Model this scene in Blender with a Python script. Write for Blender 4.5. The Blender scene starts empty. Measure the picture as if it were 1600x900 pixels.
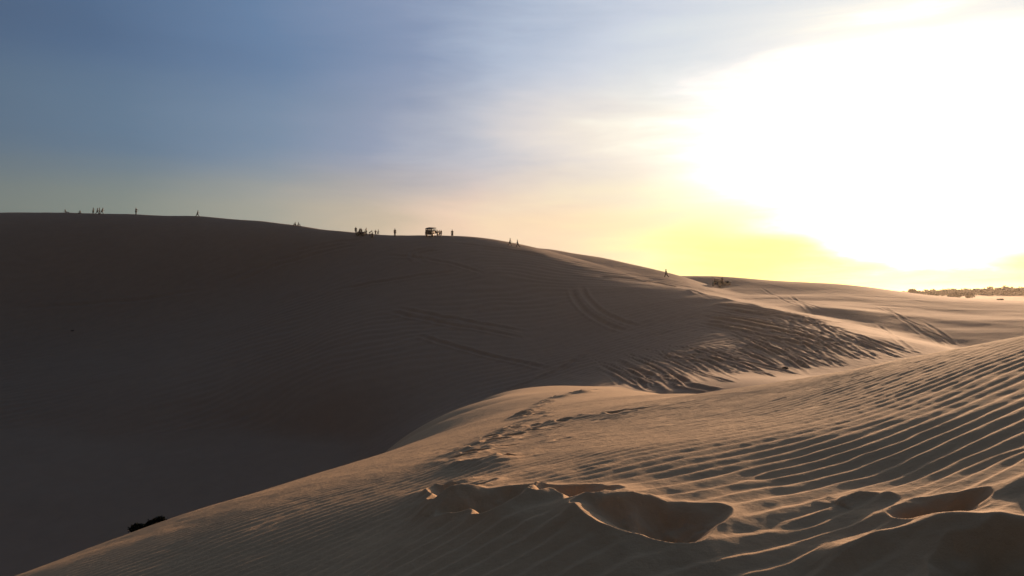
import bpy, bmesh, math, random
import numpy as np
from mathutils import Vector, Matrix, Euler

scene = bpy.context.scene
col = scene.collection
R = math.radians
random.seed(7)

# ------------------------------------------------------------------ camera
FPX = 1232.0                      # focal length in pixels of a 1600 px wide frame
PITCH = math.atan(15.0 / FPX)     # the true horizon lies 15 px under the centre
cam_data = bpy.data.cameras.new("camera")
cam = bpy.data.objects.new("camera", cam_data)
col.objects.link(cam)
cam_data.sensor_width = 36.0
cam_data.lens = 36.0 * FPX / 1600.0
cam_data.clip_start = 0.05
cam_data.clip_end = 20000.0
cam.location = (0, 0, 0)
cam.rotation_euler = (math.pi / 2 + PITCH, 0, 0)
scene.camera = cam

# ------------------------------------------------------------------ sun, exposure
SUN_AZ = math.atan(670 / 1232.0)  # to the right of straight ahead (+Y)
SUN_EL = R(9.1)
SUN_DIR = Vector((math.sin(SUN_AZ) * math.cos(SUN_EL), math.cos(SUN_AZ) * math.cos(SUN_EL), math.sin(SUN_EL)))
sd = bpy.data.lights.new("sun", 'SUN')
sd.energy = 5.0
sd.angle = R(0.6)
sd.color = (1.0, 0.61, 0.35)
sun = bpy.data.objects.new("sun", sd)
col.objects.link(sun)
sun.rotation_euler = SUN_DIR.to_track_quat('Z', 'Y').to_euler()

scene.view_settings.view_transform = 'Standard'
scene.view_settings.look = 'None'
scene.view_settings.gamma = 1.0
scene.view_settings.use_curve_mapping = False
scene.view_settings.exposure = 0.42
scene.render.engine = 'CYCLES'
scene.cycles.use_denoising = True
scene.cycles.max_bounces = 6
scene.cycles.diffuse_bounces = 2
scene.cycles.volume_bounces = 1
scene.cycles.transparent_max_bounces = 8

# ------------------------------------------------------------------ sky
world = bpy.data.worlds.new("World")
scene.world = world
world.use_nodes = True
nt = world.node_tree
nt.nodes.clear()
N = nt.nodes.new
L = nt.links.new

def vmath(op, a=None, b=None):
    n = N('ShaderNodeVectorMath'); n.operation = op
    for i, v in enumerate((a, b)):
        if v is None: continue
        if isinstance(v, (tuple, Vector)): n.inputs[i].default_value = tuple(v)
        else: L(v, n.inputs[i])
    return n

def fmath(op, a=None, b=None, c=None, clamp=False):
    n = N('ShaderNodeMath'); n.operation = op; n.use_clamp = clamp
    for i, v in enumerate((a, b, c)):
        if v is None: continue
        if isinstance(v, (int, float)): n.inputs[i].default_value = v
        else: L(v, n.inputs[i])
    return n.outputs[0]

def cmix(fac, a, b, mode='MIX'):
    n = N('ShaderNodeMix'); n.data_type = 'RGBA'; n.blend_type = mode
    n.clamp_factor = True
    for s, v in ((0, fac), (6, a), (7, b)):
        if isinstance(v, (int, float)): n.inputs[s].default_value = v
        elif isinstance(v, tuple): n.inputs[s].default_value = (*v, 1)
        else: L(v, n.inputs[s])
    return n.outputs[2]

def ramp(fac, stops, interp='LINEAR'):
    n = N('ShaderNodeValToRGB'); L(fac, n.inputs[0])
    cr = n.color_ramp; cr.interpolation = interp
    while len(cr.elements) < len(stops): cr.elements.new(0.5)
    for e, (p, c) in zip(cr.elements, stops):
        e.position = p; e.color = (*c, 1)
    return n.outputs[0]

tc = N('ShaderNodeTexCoord')
dirn = vmath('NORMALIZE', tc.outputs['Generated']).outputs[0]
sep = N('ShaderNodeSeparateXYZ'); L(dirn, sep.inputs[0])
elev = fmath('MULTIPLY', fmath('ARCSINE', sep.outputs[2]), 180 / math.pi)       # degrees
sdot = vmath('DOT_PRODUCT', dirn, SUN_DIR).outputs['Value']
gam = fmath('MULTIPLY', fmath('ARCCOSINE', fmath('MINIMUM', sdot, 1.0)), 180 / math.pi)  # degrees from the sun

sky = N('ShaderNodeTexSky'); sky.sky_type = 'NISHITA'
sky.sun_disc = False
sky.sun_elevation = SUN_EL
sky.sun_rotation = SUN_AZ
sky.altitude = 20
sky.air_density = 1.0; sky.dust_density = 2.5; sky.ozone_density = 1.0

SKY_NISHITA = 0.05
# hazy evening air round the low sun: radiance by angle from the sun in three layers of height
wmp0 = N('ShaderNodeMapping'); wmp0.inputs['Rotation'].default_value = (0, R(10), R(28)); wmp0.inputs['Scale'].default_value = (1.6, 1.0, 9)
L(dirn, wmp0.inputs[0])
wn0 = N('ShaderNodeTexNoise'); wn0.inputs['Scale'].default_value = 2.0; wn0.inputs['Detail'].default_value = 8; wn0.inputs['Roughness'].default_value = .55
wn0.inputs['Distortion'].default_value = .35; L(wmp0.outputs[0], wn0.inputs['Vector'])
wmr = N('ShaderNodeMapRange'); wmr.interpolation_type = 'SMOOTHSTEP'; L(gam, wmr.inputs[0])
wmr.inputs[1].default_value = 20; wmr.inputs[2].default_value = 50; wmr.inputs[3].default_value = 22; wmr.inputs[4].default_value = 5
wamp = wmr.outputs[0]
gamw = fmath('ADD', gam, fmath('MULTIPLY', fmath('SUBTRACT', wn0.outputs[0], .5), wamp))
g01 = fmath('DIVIDE', fmath('MAXIMUM', gamw, 0.0), 180.0)
def layer(stops, k=64.0):
    r = ramp(g01, [(g / 180.0, tuple(c / k for c in cc)) for g, cc in stops])
    n = vmath('SCALE', r); n.inputs[3].default_value = k
    return n.outputs[0]
low = layer([(0, (20, 14, 8)), (4, (7, 5, 2.6)), (6, (3.0, 2.4, .60)), (8, (1.9, 1.6, .36)), (10, (1.5, 1.3, .28)), (12, (1.25, 1.12, .28)), (15, (1.08, 1.02, .32)), (18, (1.03, .98, .42)), (21, (1.0, .90, .52)), (26, (.98, .77, .52)),
    (31, (.90, .66, .49)), (38, (.60, .50, .38)), (45, (.38, .38, .33)), (54, (.225, .262, .24)), (75, (.13, .15, .15)), (110, (.10, .105, .11)), (180, (.10, .095, .10))])
mid = layer([(0, (60, 44, 28)), (4, (26, 19, 13)), (8, (13, 9.5, 6.6)), (11, (4.2, 3.3, 2.5)), (13, (1.9, 1.65, 1.45)), (15, (1.18, 1.13, 1.03)), (17, (1.02, .98, .86)), (20, (.90, .84, .76)), (24, (.77, .73, .72)),
    (30, (.52, .55, .64)), (38, (.29, .35, .49)), (45, (.19, .275, .40)), (54, (.125, .20, .30)), (75, (.08, .11, .155)), (110, (.05, .062, .082)), (180, (.045, .053, .07))])
top = layer([(0, (8, 7, 6)), (4, (2.6, 2.5, 2.2)), (6.5, (1.15, 1.13, 1.05)), (8, (.93, .94, .90)), (10, (.80, .85, .87)), (12, (.74, .80, .85)), (16, (.67, .75, .83)), (21, (.59, .67, .80)), (28, (.44, .53, .69)),
    (36, (.24, .32, .49)), (45, (.138, .23, .39)), (56, (.085, .148, .265)), (75, (.065, .09, .14)), (110, (.05, .062, .09)), (180, (.045, .055, .078))])
def sstep(a, b, x):
    n = N('ShaderNodeMapRange'); n.interpolation_type = 'SMOOTHSTEP'; L(x, n.inputs[0])
    n.inputs[1].default_value = a; n.inputs[2].default_value = b; return n.outputs[0]
wv_n = N('ShaderNodeTexNoise'); wv_n.inputs['Scale'].default_value = 2.2; wv_n.inputs['Detail'].default_value = 4
wmp = N('ShaderNodeMapping'); wmp.inputs['Scale'].default_value = (1, 1, 7); L(dirn, wmp.inputs[0]); L(wmp.outputs[0], wv_n.inputs['Vector'])
elw = fmath('ADD', elev, fmath('MULTIPLY', fmath('SUBTRACT', wv_n.outputs[0], .5), 4.0))
elw2 = fmath('ADD', elw, fmath('ADD', fmath('MULTIPLY', fmath('SUBTRACT', 1.0, sstep(12.0, 27.0, gam)), 2.0), fmath('MULTIPLY', fmath('SUBTRACT', 1.0, sstep(4.0, 11.0, gam)), 3.0)))
base = cmix(sstep(5.4, 11.0, elw2), low, mid)
base = cmix(sstep(11.0, 17.5, elw), base, top)
# cirrus: wisps that fan out from the sun side
den = fmath('ADD', fmath('MAXIMUM', sep.outputs[2], 0.0), 0.12)
cx = fmath('DIVIDE', sep.outputs[0], den); cy = fmath('DIVIDE', sep.outputs[1], den)
cv = N('ShaderNodeCombineXYZ'); L(cx, cv.inputs[0]); L(cy, cv.inputs[1])
mp = N('ShaderNodeMapping'); L(cv.outputs[0], mp.inputs[0])
mp.inputs['Rotation'].default_value = (0, 0, R(-28)); mp.inputs['Scale'].default_value = (0.30, 1.5, 1)
n1 = N('ShaderNodeTexNoise'); L(mp.outputs[0], n1.inputs['Vector'])
n1.inputs['Scale'].default_value = 0.9; n1.inputs['Detail'].default_value = 7; n1.inputs['Roughness'].default_value = .58
n1.inputs['Distortion'].default_value = .6
n2 = N('ShaderNodeTexNoise'); L(cv.outputs[0], n2.inputs['Vector'])
n2.inputs['Scale'].default_value = 0.35; n2.inputs['Detail'].default_value = 3
cl = fmath('MULTIPLY', fmath('SUBTRACT', n1.outputs[0], 0.42), 3.0, clamp=True)
cl = fmath('MULTIPLY', cl, fmath('MULTIPLY', fmath('SUBTRACT', n2.outputs[0], 0.30), 2.6, clamp=True))
cside = fmath('SUBTRACT', 1.0, fmath('DIVIDE', fmath('SUBTRACT', gam, 14.0), 34.0), clamp=True)
cl = fmath('MULTIPLY', cl, fmath('ADD', fmath('MULTIPLY', cside, 0.9), 0.10))
lum = vmath('SCALE', base); lum.inputs[3].default_value = 0.9
warm = ramp(g01, [(0, (.14, .13, .12)), (.16, (.13, .12, .11)), (.3, (.04, .037, .035)), (1, (.01, .01, .01))])
cloudc = cmix(1.0, lum.outputs[0], warm, 'ADD')
base = cmix(fmath('MULTIPLY', cl, 0.75), base, cloudc)
nish = vmath('SCALE', sky.outputs[0]); nish.inputs[3].default_value = SKY_NISHITA
tot = cmix(0.12, base, nish.outputs[0])
bg = N('ShaderNodeBackground'); L(tot, bg.inputs[0]); bg.inputs[1].default_value = 0.75
wo = N('ShaderNodeOutputWorld'); L(bg.outputs[0], wo.inputs[0])

# ------------------------------------------------------------------ terrain maths
CP, SP = math.cos(PITCH), math.sin(PITCH)
def ray(px, py):
    """direction of the view through a point of the 1600x900 photo, scaled to y = 1"""
    u = (px - 800) / FPX; v = (450 - py) / FPX
    y = CP - v * SP; z = SP + v * CP
    return u / y, z / y
def W(px, py, t):
    u, w = ray(px, py)
    return (u * t, t, w * t)

class TPS:
    def __init__(self, pts, lam=0.0, scale=1.0):
        P = np.array(pts, float); self.s = scale
        self.X = P[:, :2] / scale; z = P[:, 2]; n = len(P)
        K = self.k(self.X[:, None, :] - self.X[None, :, :]) + lam * np.eye(n)
        A = np.zeros((n + 3, n + 3)); A[:n, :n] = K
        A[:n, n] = 1; A[:n, n+1:] = self.X; A[n, :n] = 1; A[n+1:, :n] = self.X.T
        c = np.linalg.solve(A, np.r_[z, 0, 0, 0]); self.w = c[:n]; self.a = c[n:]
    @staticmethod
    def k(d):
        r2 = (d ** 2).sum(-1)
        return 0.5 * r2 * np.log(r2 + 1e-12)
    def __call__(self, x, y):
        x = x / self.s; y = y / self.s
        out = self.a[0] + self.a[1] * x + self.a[2] * y
        for i in range(len(self.w)):
            r2 = (x - self.X[i, 0]) ** 2 + (y - self.X[i, 1]) ** 2
            out += self.w[i] * 0.5 * r2 * np.log(r2 + 1e-12)
        return out

def hash2(ix, iy, seed):
    h = (ix.astype(np.int64) * 374761393 + iy.astype(np.int64) * 668265263 + seed * 974634777) & 0xffffffff
    h = ((h ^ (h >> 13)) * 1274126177) & 0xffffffff
    return ((h ^ (h >> 16)) & 0xffff) / 65535.0
def vnoise(x, y, seed=0):
    ix = np.floor(x); iy = np.floor(y); fx = x - ix; fy = y - iy
    fx = fx * fx * fx * (fx * (fx * 6 - 15) + 10); fy = fy * fy * fy * (fy * (fy * 6 - 15) + 10)
    a = hash2(ix, iy, seed); b = hash2(ix + 1, iy, seed); c = hash2(ix, iy + 1, seed); d = hash2(ix + 1, iy + 1, seed)
    return (a + (b - a) * fx + (c - a) * fy + (a - b - c + d) * fx * fy) * 2 - 1
def fbm(x, y, seed=0, octv=3, gain=.5):
    s = np.zeros_like(x); a = 1.0; f = 1.0
    for i in range(octv):
        s += a * vnoise(x * f + i * 17.3, y * f - i * 9.1, seed + i); a *= gain; f *= 2.03
    return s
def smooth(e0, e1, x):
    t = np.clip((x - e0) / (e1 - e0), 0, 1); return t * t * (3 - 2 * t)
def smax(a, b, k):
    h = np.clip(0.5 + 0.5 * (a - b) / k, 0, 1)
    return b + (a - b) * h + k * h * (1 - h)
def smin(a, b, k):
    return -smax(-a, -b, k)

# --- surface A: the near dune, its crest running off to the saddle
A_pts = [(0, 0, -1.32), (-1.5, 1, -1.9), (1.5, 1.2, -.98), (0, -4, -1.7), (4, -3, -.9), (-5, -3, -3.4), (4, 1.0, -.45),
    W(1400, 870, 2.65), W(980, 820, 3.25), W(600, 850, 3.9), W(300, 870, 4.8), W(800, 890, 3.0),
    W(30, 899, 6.0), W(140, 862, 6.6), W(280, 806, 7.4), W(400, 771, 8.2), W(530, 734, 9.0), W(700, 684, 11.5), W(785, 657, 14.5), W(860, 630, 21), W(960, 608, 34),
    W(800, 760, 4.2), W(600, 770, 5.3), W(400, 805, 5.6), W(900, 720, 4.7), W(1000, 700, 4.65), W(1000, 640, 8.6), W(900, 660, 8.6),
    W(1200, 750, 3.65), W(1200, 650, 5.8), W(1400, 750, 3.4), W(1600, 750, 2.8), W(1600, 650, 3.6), W(1400, 640, 4.7), W(1400, 598, 5.8),
    W(1600, 560, 5.0), W(1600, 527, 6.6), W(1400, 564, 8.2), W(1200, 602, 10), W(1200, 615, 7.8), W(1100, 617, 15), W(1030, 618, 22),
    # behind the crest: falls to the left and ahead
    W(610, 705, 17), W(610, 703, 34), W(705, 673, 22), W(705, 664, 38), W(783, 646, 28), W(783, 635, 48), W(858, 621, 38), W(857, 613, 56), W(925, 609, 48),
    W(600, 712, 56), W(700, 664, 72), (-12, 60, -17), W(780, 634, 78), W(850, 614, 80), W(905, 610, 52), W(960, 612, 50), W(880, 608, 72), W(940, 608, 62), (1, 92, -15),
    (-8, 80, -17), (10, 55, -7.6), (14, 44, -7.2), (13, 28, -5.2), (9, 18, -3.0), (6, 13, -1.9), (10, 11, -1.3), (16, 14, -2.2), (24, 20, -5.2), (24, 45, -9),
    (-16, 14, -11), (-14, 35, -16), (-14, 65, -24), (30, 80, -18), (10, 90, -16), (-40, 20, -30), (60, 20, -16), (60, 80, -30), (0, 120, -28),
    (12, -15, 0), (-10, -15, -7)]
# --- surface B: the big dune face and the trampled saddle on its right
B1_pts = [
    W(0, 332, 205), W(100, 332, 205), W(200, 334, 203), W(300, 337, 197), W(400, 344, 190), W(460, 351, 184), W(520, 360, 177),
    W(560, 365, 173), W(620, 369, 169), W(680, 369, 168), W(740, 370, 170), W(780, 376, 177), W(840, 391, 186),
    W(900, 404, 178), W(950, 418, 170), W(1000, 436, 158), W(1050, 448, 146), W(1100, 458, 135), W(1150, 470, 126), W(1200, 482, 117), W(1265, 499, 106),
    (-200, 190, 20),  (-200, 320, 4), (100, 330, -9), (-30, 320, -9),
    W(0, 480, 170), W(0, 620, 128), W(0, 780, 100), (-90, 85, -31), (120, 200, -20), (90, 150, -13), (150, 260, -25), (70, 110, -10), W(200, 480, 165), W(400, 440, 165), W(550, 400, 163), W(200, 640, 115), W(200, 760, 97),
    W(380, 560, 126), W(380, 700, 103), W(560, 480, 135), W(530, 600, 106), W(520, 720, 96), W(700, 440, 142), W(700, 540, 116), W(700, 640, 94), W(640, 668, 90),
    W(850, 460, 140), W(850, 540, 116), W(800, 605, 99), W(960, 500, 124), W(950, 560, 101), W(870, 590, 98), W(920, 575, 98),
    W(1080, 500, 115), W(1050, 560, 86), W(1000, 600, 66), W(1100, 608, 56), W(1100, 530, 97), W(1150, 580, 73), W(1200, 525, 94), W(1200, 590, 66),
    W(1300, 560, 76), W(1300, 520, 91), W(1400, 553, 80), (20, 40, -7.0), (45, 50, -9), (-60, 40, -36), (-110, 60, -38), (-30, 60, -30), (0, 45, -13), (-10, 60, -20)]
# --- surface B2: the sunlit back of the crest
B2_pts = [W(820, 388, 190), W(840, 391, 186), W(900, 404, 178), W(950, 418, 170), W(1000, 436, 158), W(1050, 448, 146), W(1100, 458, 135), W(1150, 470, 126), W(1200, 482, 117), W(1265, 499, 106),
    W(870, 391, 196), W(900, 397, 196), W(940, 403, 195), W(975, 411, 192), W(1037, 426, 186), W(1062, 431, 180)]
for _q in (W(840, 391, 186), W(950, 418, 170), W(1050, 448, 146), W(1150, 470, 126), W(1265, 499, 106)):
    B2_pts += [(_q[0] - 13.8, _q[1] - 5.7, _q[2] + 2.2)]
    if _q[1] < 150: B2_pts += [(_q[0] + 13.8, _q[1] + 5.7, _q[2] - 2.2)]
B2_pts += [(45, 200, 1.0), (30, 215, 6)]
# --- surface C: the far ground to the right, rising to its own dune
C_pts = [W(1000, 432, 200), W(1062, 431, 200), W(1130, 432, 198), W(1200, 438, 190), W(1300, 443, 180), W(1350, 448, 176), W(1400, 455, 172), W(1450, 461, 175),
    W(1500, 466, 180), W(1560, 470, 185), W(1600, 473, 190), W(1130, 445, 182), W(1200, 451, 173), W(1300, 456, 163), W(1400, 466, 155),
    W(1200, 459, 164), W(1300, 465, 153), W(1150, 452, 173), W(1200, 465, 153), W(1250, 474, 141), W(1300, 482, 131), W(1400, 492, 130), W(1300, 507, 120),
    W(1350, 530, 110.7), W(1400, 550, 102.7), W(1450, 537, 109.2), W(1500, 512, 120.7), W(1600, 500, 127), W(1600, 540, 105.7), W(1400, 476, 144), W(1100, 450, 178),
    W(1600, 477, 150), W(1540, 483, 143), W(1480, 488, 138), (20, 100, -10), (40, 60, -10), (90, 60, -11), (200, 150, -2), (200, 260, -4),
    (30, 240, 0), (60, 225, 0), (100, 215, -2), (0, 320, -8), (60, 320, -9), (120, 320, -9), (200, 350, -8), (-200, 320, -4), (-200, 100, -28), (0, 60, -22)]
tA = TPS(A_pts, lam=0.0001, scale=20)
for _q in B1_pts[:13]:          # behind its skyline the big dune falls away
    B1_pts = B1_pts + [(_q[0] * 1.08, _q[1] + 16, _q[2] - 1.2), (_q[0] * 1.18, _q[1] + 38, _q[2] - 7)]
tB = TPS(B1_pts, lam=0.004, scale=100)
tB2 = TPS(B2_pts, lam=0.0, scale=100)
tC = TPS(C_pts, lam=0.0, scale=100)

def far_z(x, y):
    r = np.hypot(x, y)
    rise = smooth(330, 640, r) * smooth(40, 200, x) * smooth(0, 100, y)
    return -4.0 + 1.2 * fbm(x / 160, y / 160, 71, 3) * (1 - .6 * rise) + 5.6 * rise

CREST = [W(740, 368, 200), W(820, 386, 190), W(840, 391, 186), W(900, 404, 178), W(950, 418, 170), W(1000, 436, 158), W(1050, 448, 146), W(1100, 458, 135), W(1150, 470, 126), W(1200, 482, 117), W(1265, 499, 106), W(1330, 520, 92)]
def crest_side(x, y):
    """signed distance to the right of the crest line, measured across it"""
    cy = np.array([p[1] for p in CREST])[::-1]; cx = np.array([p[0] for p in CREST])[::-1]
    return (x - np.interp(y, cy, cx)) * .92

def base_height(x, y):
    """returns the height and which surface is on top (0 near dune, 1 big dune, 2 far dune, 3 plain)"""
    x = np.asarray(x, float); y = np.asarray(y, float)
    r = np.hypot(x, y)
    big = np.full(x.shape, -60.0)
    lim = lambda f, m: np.where(m, f(np.where(m, x, 0), np.where(m, y, 0)), -60)
    mA = (r < 130) & (y > -40)
    mB = (r < 420) & (y > -30)
    a = lim(tA, mA) - np.maximum(r - 75, 0) * .5
    b1 = lim(tB, mB); b2 = lim(tB2, mB & (x > -40) & (x < 110) & (y > 85) & (y < 300))
    # the sharp crest: the face on its left, the sunlit back on its right
    d = crest_side(x, y)
    w2 = smooth(-.35, .35, d) * smooth(100, 125, y + x * .25) * (1 - smooth(70, 90, x)) * (b2 > -59)
    w2 = w2 * (1 - smooth(195, 215, y))
    b = b1 + (b2 - b1) * w2
    b = b - np.maximum(r - 300, 0) * .2
    c = lim(tC, mB) - np.maximum(r - 330, 0) * .1
    f = far_z(x, y)
    f = f - 30 * (1 - smooth(230, 420, r))
    f = np.where(y < 0, np.maximum(f, -9 + 0 * f), f)
    bc = smax(b, c, 0.8)
    ab = smax(a, bc, np.clip(0.06 + 0.02 * (r - 20), .06, 0.5) + 1.0 * smooth(50, 75, r) * smooth(-2, 8, x) + 1.8 * smooth(35, 60, r) * (1 - smooth(4, 12, x)) * (y > 0))
    h = np.maximum(ab, f)
    idx = np.where(h > ab, 3, np.where(a >= np.maximum(b, c), 0, np.where(b >= c, 1, 2)))
    return h, idx

def hit(pixels, tmax=300, far_side=False):
    """world points where the views through photo points meet the ground"""
    P = np.array(pixels, float)
    u, w = ray(P[:, 0], P[:, 1])
    ts = np.exp(np.linspace(math.log(1.0), math.log(tmax), 1500))
    h, _ = base_height(u[:, None] * ts[None], np.broadcast_to(ts[None], (len(P), len(ts))))
    below = (w[:, None] * ts[None] - h) < 0
    k = np.argmax(below, axis=1)
    k = np.where(below.any(axis=1), k, len(ts) - 1)
    t = ts[k]
    return np.stack([u * t, t, h[np.arange(len(P)), k]], 1)

def skyline(px):
    u, _ = ray(px, 450); t = np.exp(np.linspace(math.log(90), math.log(320), 1200))
    h, _ = base_height(u * t, t)
    return float((450 - FPX * np.tan(np.arctan(h / t) - PITCH)).min())

# ------------------------------------------------------------------ relief: ripples, footprints, wheel ruts
RES = 1.0
rng = np.random.RandomState(11)
def polyline_dist(X, Y, P):
    """distance to a polyline and the normalised place along it"""
    best = np.full(X.shape, 1e9); along = np.zeros(X.shape); n = len(P) - 1
    for i in range(n):
        ax, ay = P[i]; dx, dy = P[i+1][0] - ax, P[i+1][1] - ay
        l2 = dx * dx + dy * dy + 1e-9
        t = np.clip(((X - ax) * dx + (Y - ay) * dy) / l2, 0, 1)
        d = np.hypot(X - ax - t * dx, Y - ay - t * dy)
        m = d < best
        best = np.where(m, d, best); along = np.where(m, (i + t) / n, along)
    return best, along

def curve(p0, p1, p2, n=10):
    ts = np.linspace(0, 1, n)
    return [((1-t)**2 * p0[0] + 2*t*(1-t) * p1[0] + t*t * p2[0], (1-t)**2 * p0[1] + 2*t*(1-t) * p1[1] + t*t * p2[1]) for t in ts]

# ruts: (list of photo points, half width m, depth m)
RUTS = []
def rut(px_pts, w, d, twin=0.0):
    RUTS.append((px_pts, w, d, twin))
# the fan of wheel ruts on the saddle
for i in range(135):
    s = rng.rand(); q = rng.rand()
    x0 = 935 + 330 * s + rng.randn() * 18
    y0 = 574 - 95 * s + 45 * q * s + rng.randn() * 8
    ln = 50 + 190 * rng.rand() ** 1.6
    sl = 0.26 + 0.30 * rng.rand() + 0.10 * math.sin(s * 9)
    if i % 5 == 0: sl = rng.choice([.02, .10, .75, .9]) + .1 * rng.rand(); ln *= .6
    x1 = x0 + ln; y1 = y0 + ln * sl
    lim = 622 - (x1 - 1000) * 0.13
    if y1 > lim:
        f = max((lim - y0) / (y1 - y0), .15); x1 = x0 + ln * f; y1 = y0 + ln * sl * f
    cxm, cym = (x0 + x1) / 2, (y0 + y1) / 2 + rng.randn() * 5 - 2
    rut(curve((x0, y0), (cxm, cym), (x1, y1), 8), .11 + .13 * rng.rand(), .02 + .09 * rng.rand() ** 1.5)
for i in range(16):
    x0 = 1090 + rng.rand() * 40; y0 = 474 + i * 2.2
    rut(curve((x0, y0), (x0 + 90, y0 + 10 + i * .6), (x0 + 160 + rng.rand() * 60, y0 + 26 + i * .9), 8), .35, .14)
for i in range(15):
    x0 = 1180 + 300 * rng.rand(); y0 = 445 + (x0 - 1180) * .10 + 55 * rng.rand()
    ln = 40 + 90 * rng.rand(); sl = .35 + .45 * rng.rand()
    rut(curve((x0, y0), (x0 + ln * .5, y0 + ln * sl * .45 + rng.randn() * 3), (x0 + ln, y0 + ln * sl), 7), .20 + .15 * rng.rand(), .05)
for i in range(14):
    x0 = 1270 + 110 * rng.rand(); y0 = 500 + (x0 - 1270) * .25 + 28 * rng.rand()
    ln = 80 + 90 * rng.rand(); sl = .30 + .12 * rng.rand()
    rut(curve((x0, y0), (x0 + ln * .5, y0 + ln * sl * .5), (x0 + ln, y0 + ln * sl), 7), .20 + .15 * rng.rand(), .05)
rut(curve((952, 560), (1010, 585), (1065, 611), 10), .34, .12)
rut(curve((930, 566), (975, 590), (1030, 612), 10), .30, .09)
rut(curve((1060, 600), (1120, 612), (1145, 616), 8), .30, .14)
# faint loops of tyre tracks on the shaded face
for pts in (((892, 448), (900, 500), (985, 520)), ((908, 446), (918, 492), (1000, 512)), ((700, 386), (610, 392), (660, 412)),
            ((700, 390), (625, 396), (668, 414)), ((560, 380), (440, 395), (330, 450)), ((566, 384), (450, 400), (345, 456)),
            ((610, 480), (720, 500), (830, 520)), ((600, 486), (715, 508), (820, 530)), ((930, 433), (1000, 430), (1110, 462)), ((700, 380), (780, 384), (860, 402)),
            ((450, 396), (520, 376), (600, 372)), ((330, 452), (180, 480), (20, 482)), ((640, 520), (760, 560), (860, 575)), ((760, 620), (860, 590), (930, 545)),
            ((520, 455), (640, 430), (720, 425)), ((600, 400), (680, 402), (760, 430))):
    rut(curve(*pts, 12), .42, .16)

# footprints: photo point, size along, size across (m), turn (deg), depth, rim
STEPS = [
    (1028, 832, .26, .23, 34, .125, .050), (903, 790, .21, .27, 24, .125, .055), (765, 806, .23, .26, 38, .120, .055),
    (718, 779, .18, .28, 26, .115, .055), (1465, 812, .19, .20, 0, .105, .040), (1575, 915, .20, .18, 14, .120, .050),
    (698, 768, .11, .09, 20, .06, .025), (752, 726, .17, .24, 22, .095, .045), (797, 721, .12, .10, 16, .050, .020), (742, 752, .11, .05, 24, .035, .012),
    (745, 706, .15, .20, 18, .085, .035), (718, 712, .11, .12, 12, .055, .022), (788, 701, .12, .10, 8, .055, .018),
    (775, 692, .14, .14, 10, .065, .025), (800, 685, .14, .14, 10, .060, .022), (824, 677, .14, .14, 8, .055, .022),
    (842, 670, .18, .18, 6, .060, .022), (868, 664, .20, .18, 4, .060, .022), (892, 658, .20, .18, 4, .055, .020),
    (915, 653, .20, .16, 4, .050, .018), (940, 650, .20, .16, 2, .045, .016), (968, 646, .20, .16, 2, .040, .016), (995, 641, .20, .14, 0, .035, .014),
    (858, 646, .17, .15, 20, .06, .025), (848, 652, .17, .15, 20, .06, .025), (836, 657, .17, .15, 20, .06, .025), (826, 663, .17, .14, 20, .06, .025), (806, 671, .17, .14, 20, .06, .025),
    (782, 680, .16, .13, 20, .06, .025), (764, 690, .15, .13, 20, .06, .025), (735, 714, .13, .14, 20, .06, .025), (728, 700, .13, .12, 20, .05, .02), (712, 722, .12, .12, 20, .05, .02),
    (800, 677, .13, .11, 6, .05, .018), (812, 669, .13, .11, 6, .05, .018), (770, 685, .13, .10, 6, .045, .015), (860, 652, .16, .14, 4, .045, .018)]
for i in range(34):       # the trampled string of steps along the crest
    s = rng.rand()
    STEPS.append((812 + s * 46 + rng.randn() * 6, 655 - s * 27 + rng.randn() * 2.5, .13 + .06 * rng.rand(), .12, rng.rand() * 40, .05, .022))
for i in range(30):
    s = rng.rand()
    STEPS.append((868 + s * 100, 621 - s * 19 + rng.randn() * .6, .22, .2, rng.rand() * 30, .06, .02))
for i in range(20):
    STEPS.append((770 + rng.rand() * 120, 690 - rng.rand() * 40, .10, .07, rng.rand() * 30, .025, .010))
steps_xyz = hit([s[:2] for s in STEPS])
keep = steps_xyz[:, 1] < 44
STEPS = [s for s, k in zip(STEPS, keep) if k]; steps_xyz = steps_xyz[keep]
ridge_xy = [(hit(curve(*p, 10))[:, :2], h_, w_) for p, h_, w_ in (
    (((1240, 908), (1400, 866), (1700, 838)), .065, .10), (((860, 862), (960, 800), (1060, 792)), .035, .07),
    (((1290, 800), (1340, 778), (1420, 790)), .03, .06), (((640, 830), (700, 800), (760, 790)), .03, .08))]
rut_xyz = []
for pts, w, d, twin in RUTS:
    P = hit(pts)[:, :2]
    _, ii = base_height(P[:, 0], P[:, 1])
    n = 1
    while n < len(P) and abs(P[n, 1] / P[n-1, 1] - 1) < .22 and ii[n] > 0: n += 1
    if n >= 3 and ii[0] > 0: rut_xyz.append((P[:n], w, d))

# defects of the ripple train: Y-junctions
VORT = []
for _ in range(110):          # pairs, so that the train stays straight at a distance
    _x, _y, _s = rng.uniform(-6, 9), rng.uniform(1.5, 14), rng.choice([-1, 1])
    VORT += [(_x, _y, _s), (_x + rng.uniform(-1.2, 1.2), _y + rng.uniform(-.5, .5), -_s)]

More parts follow.
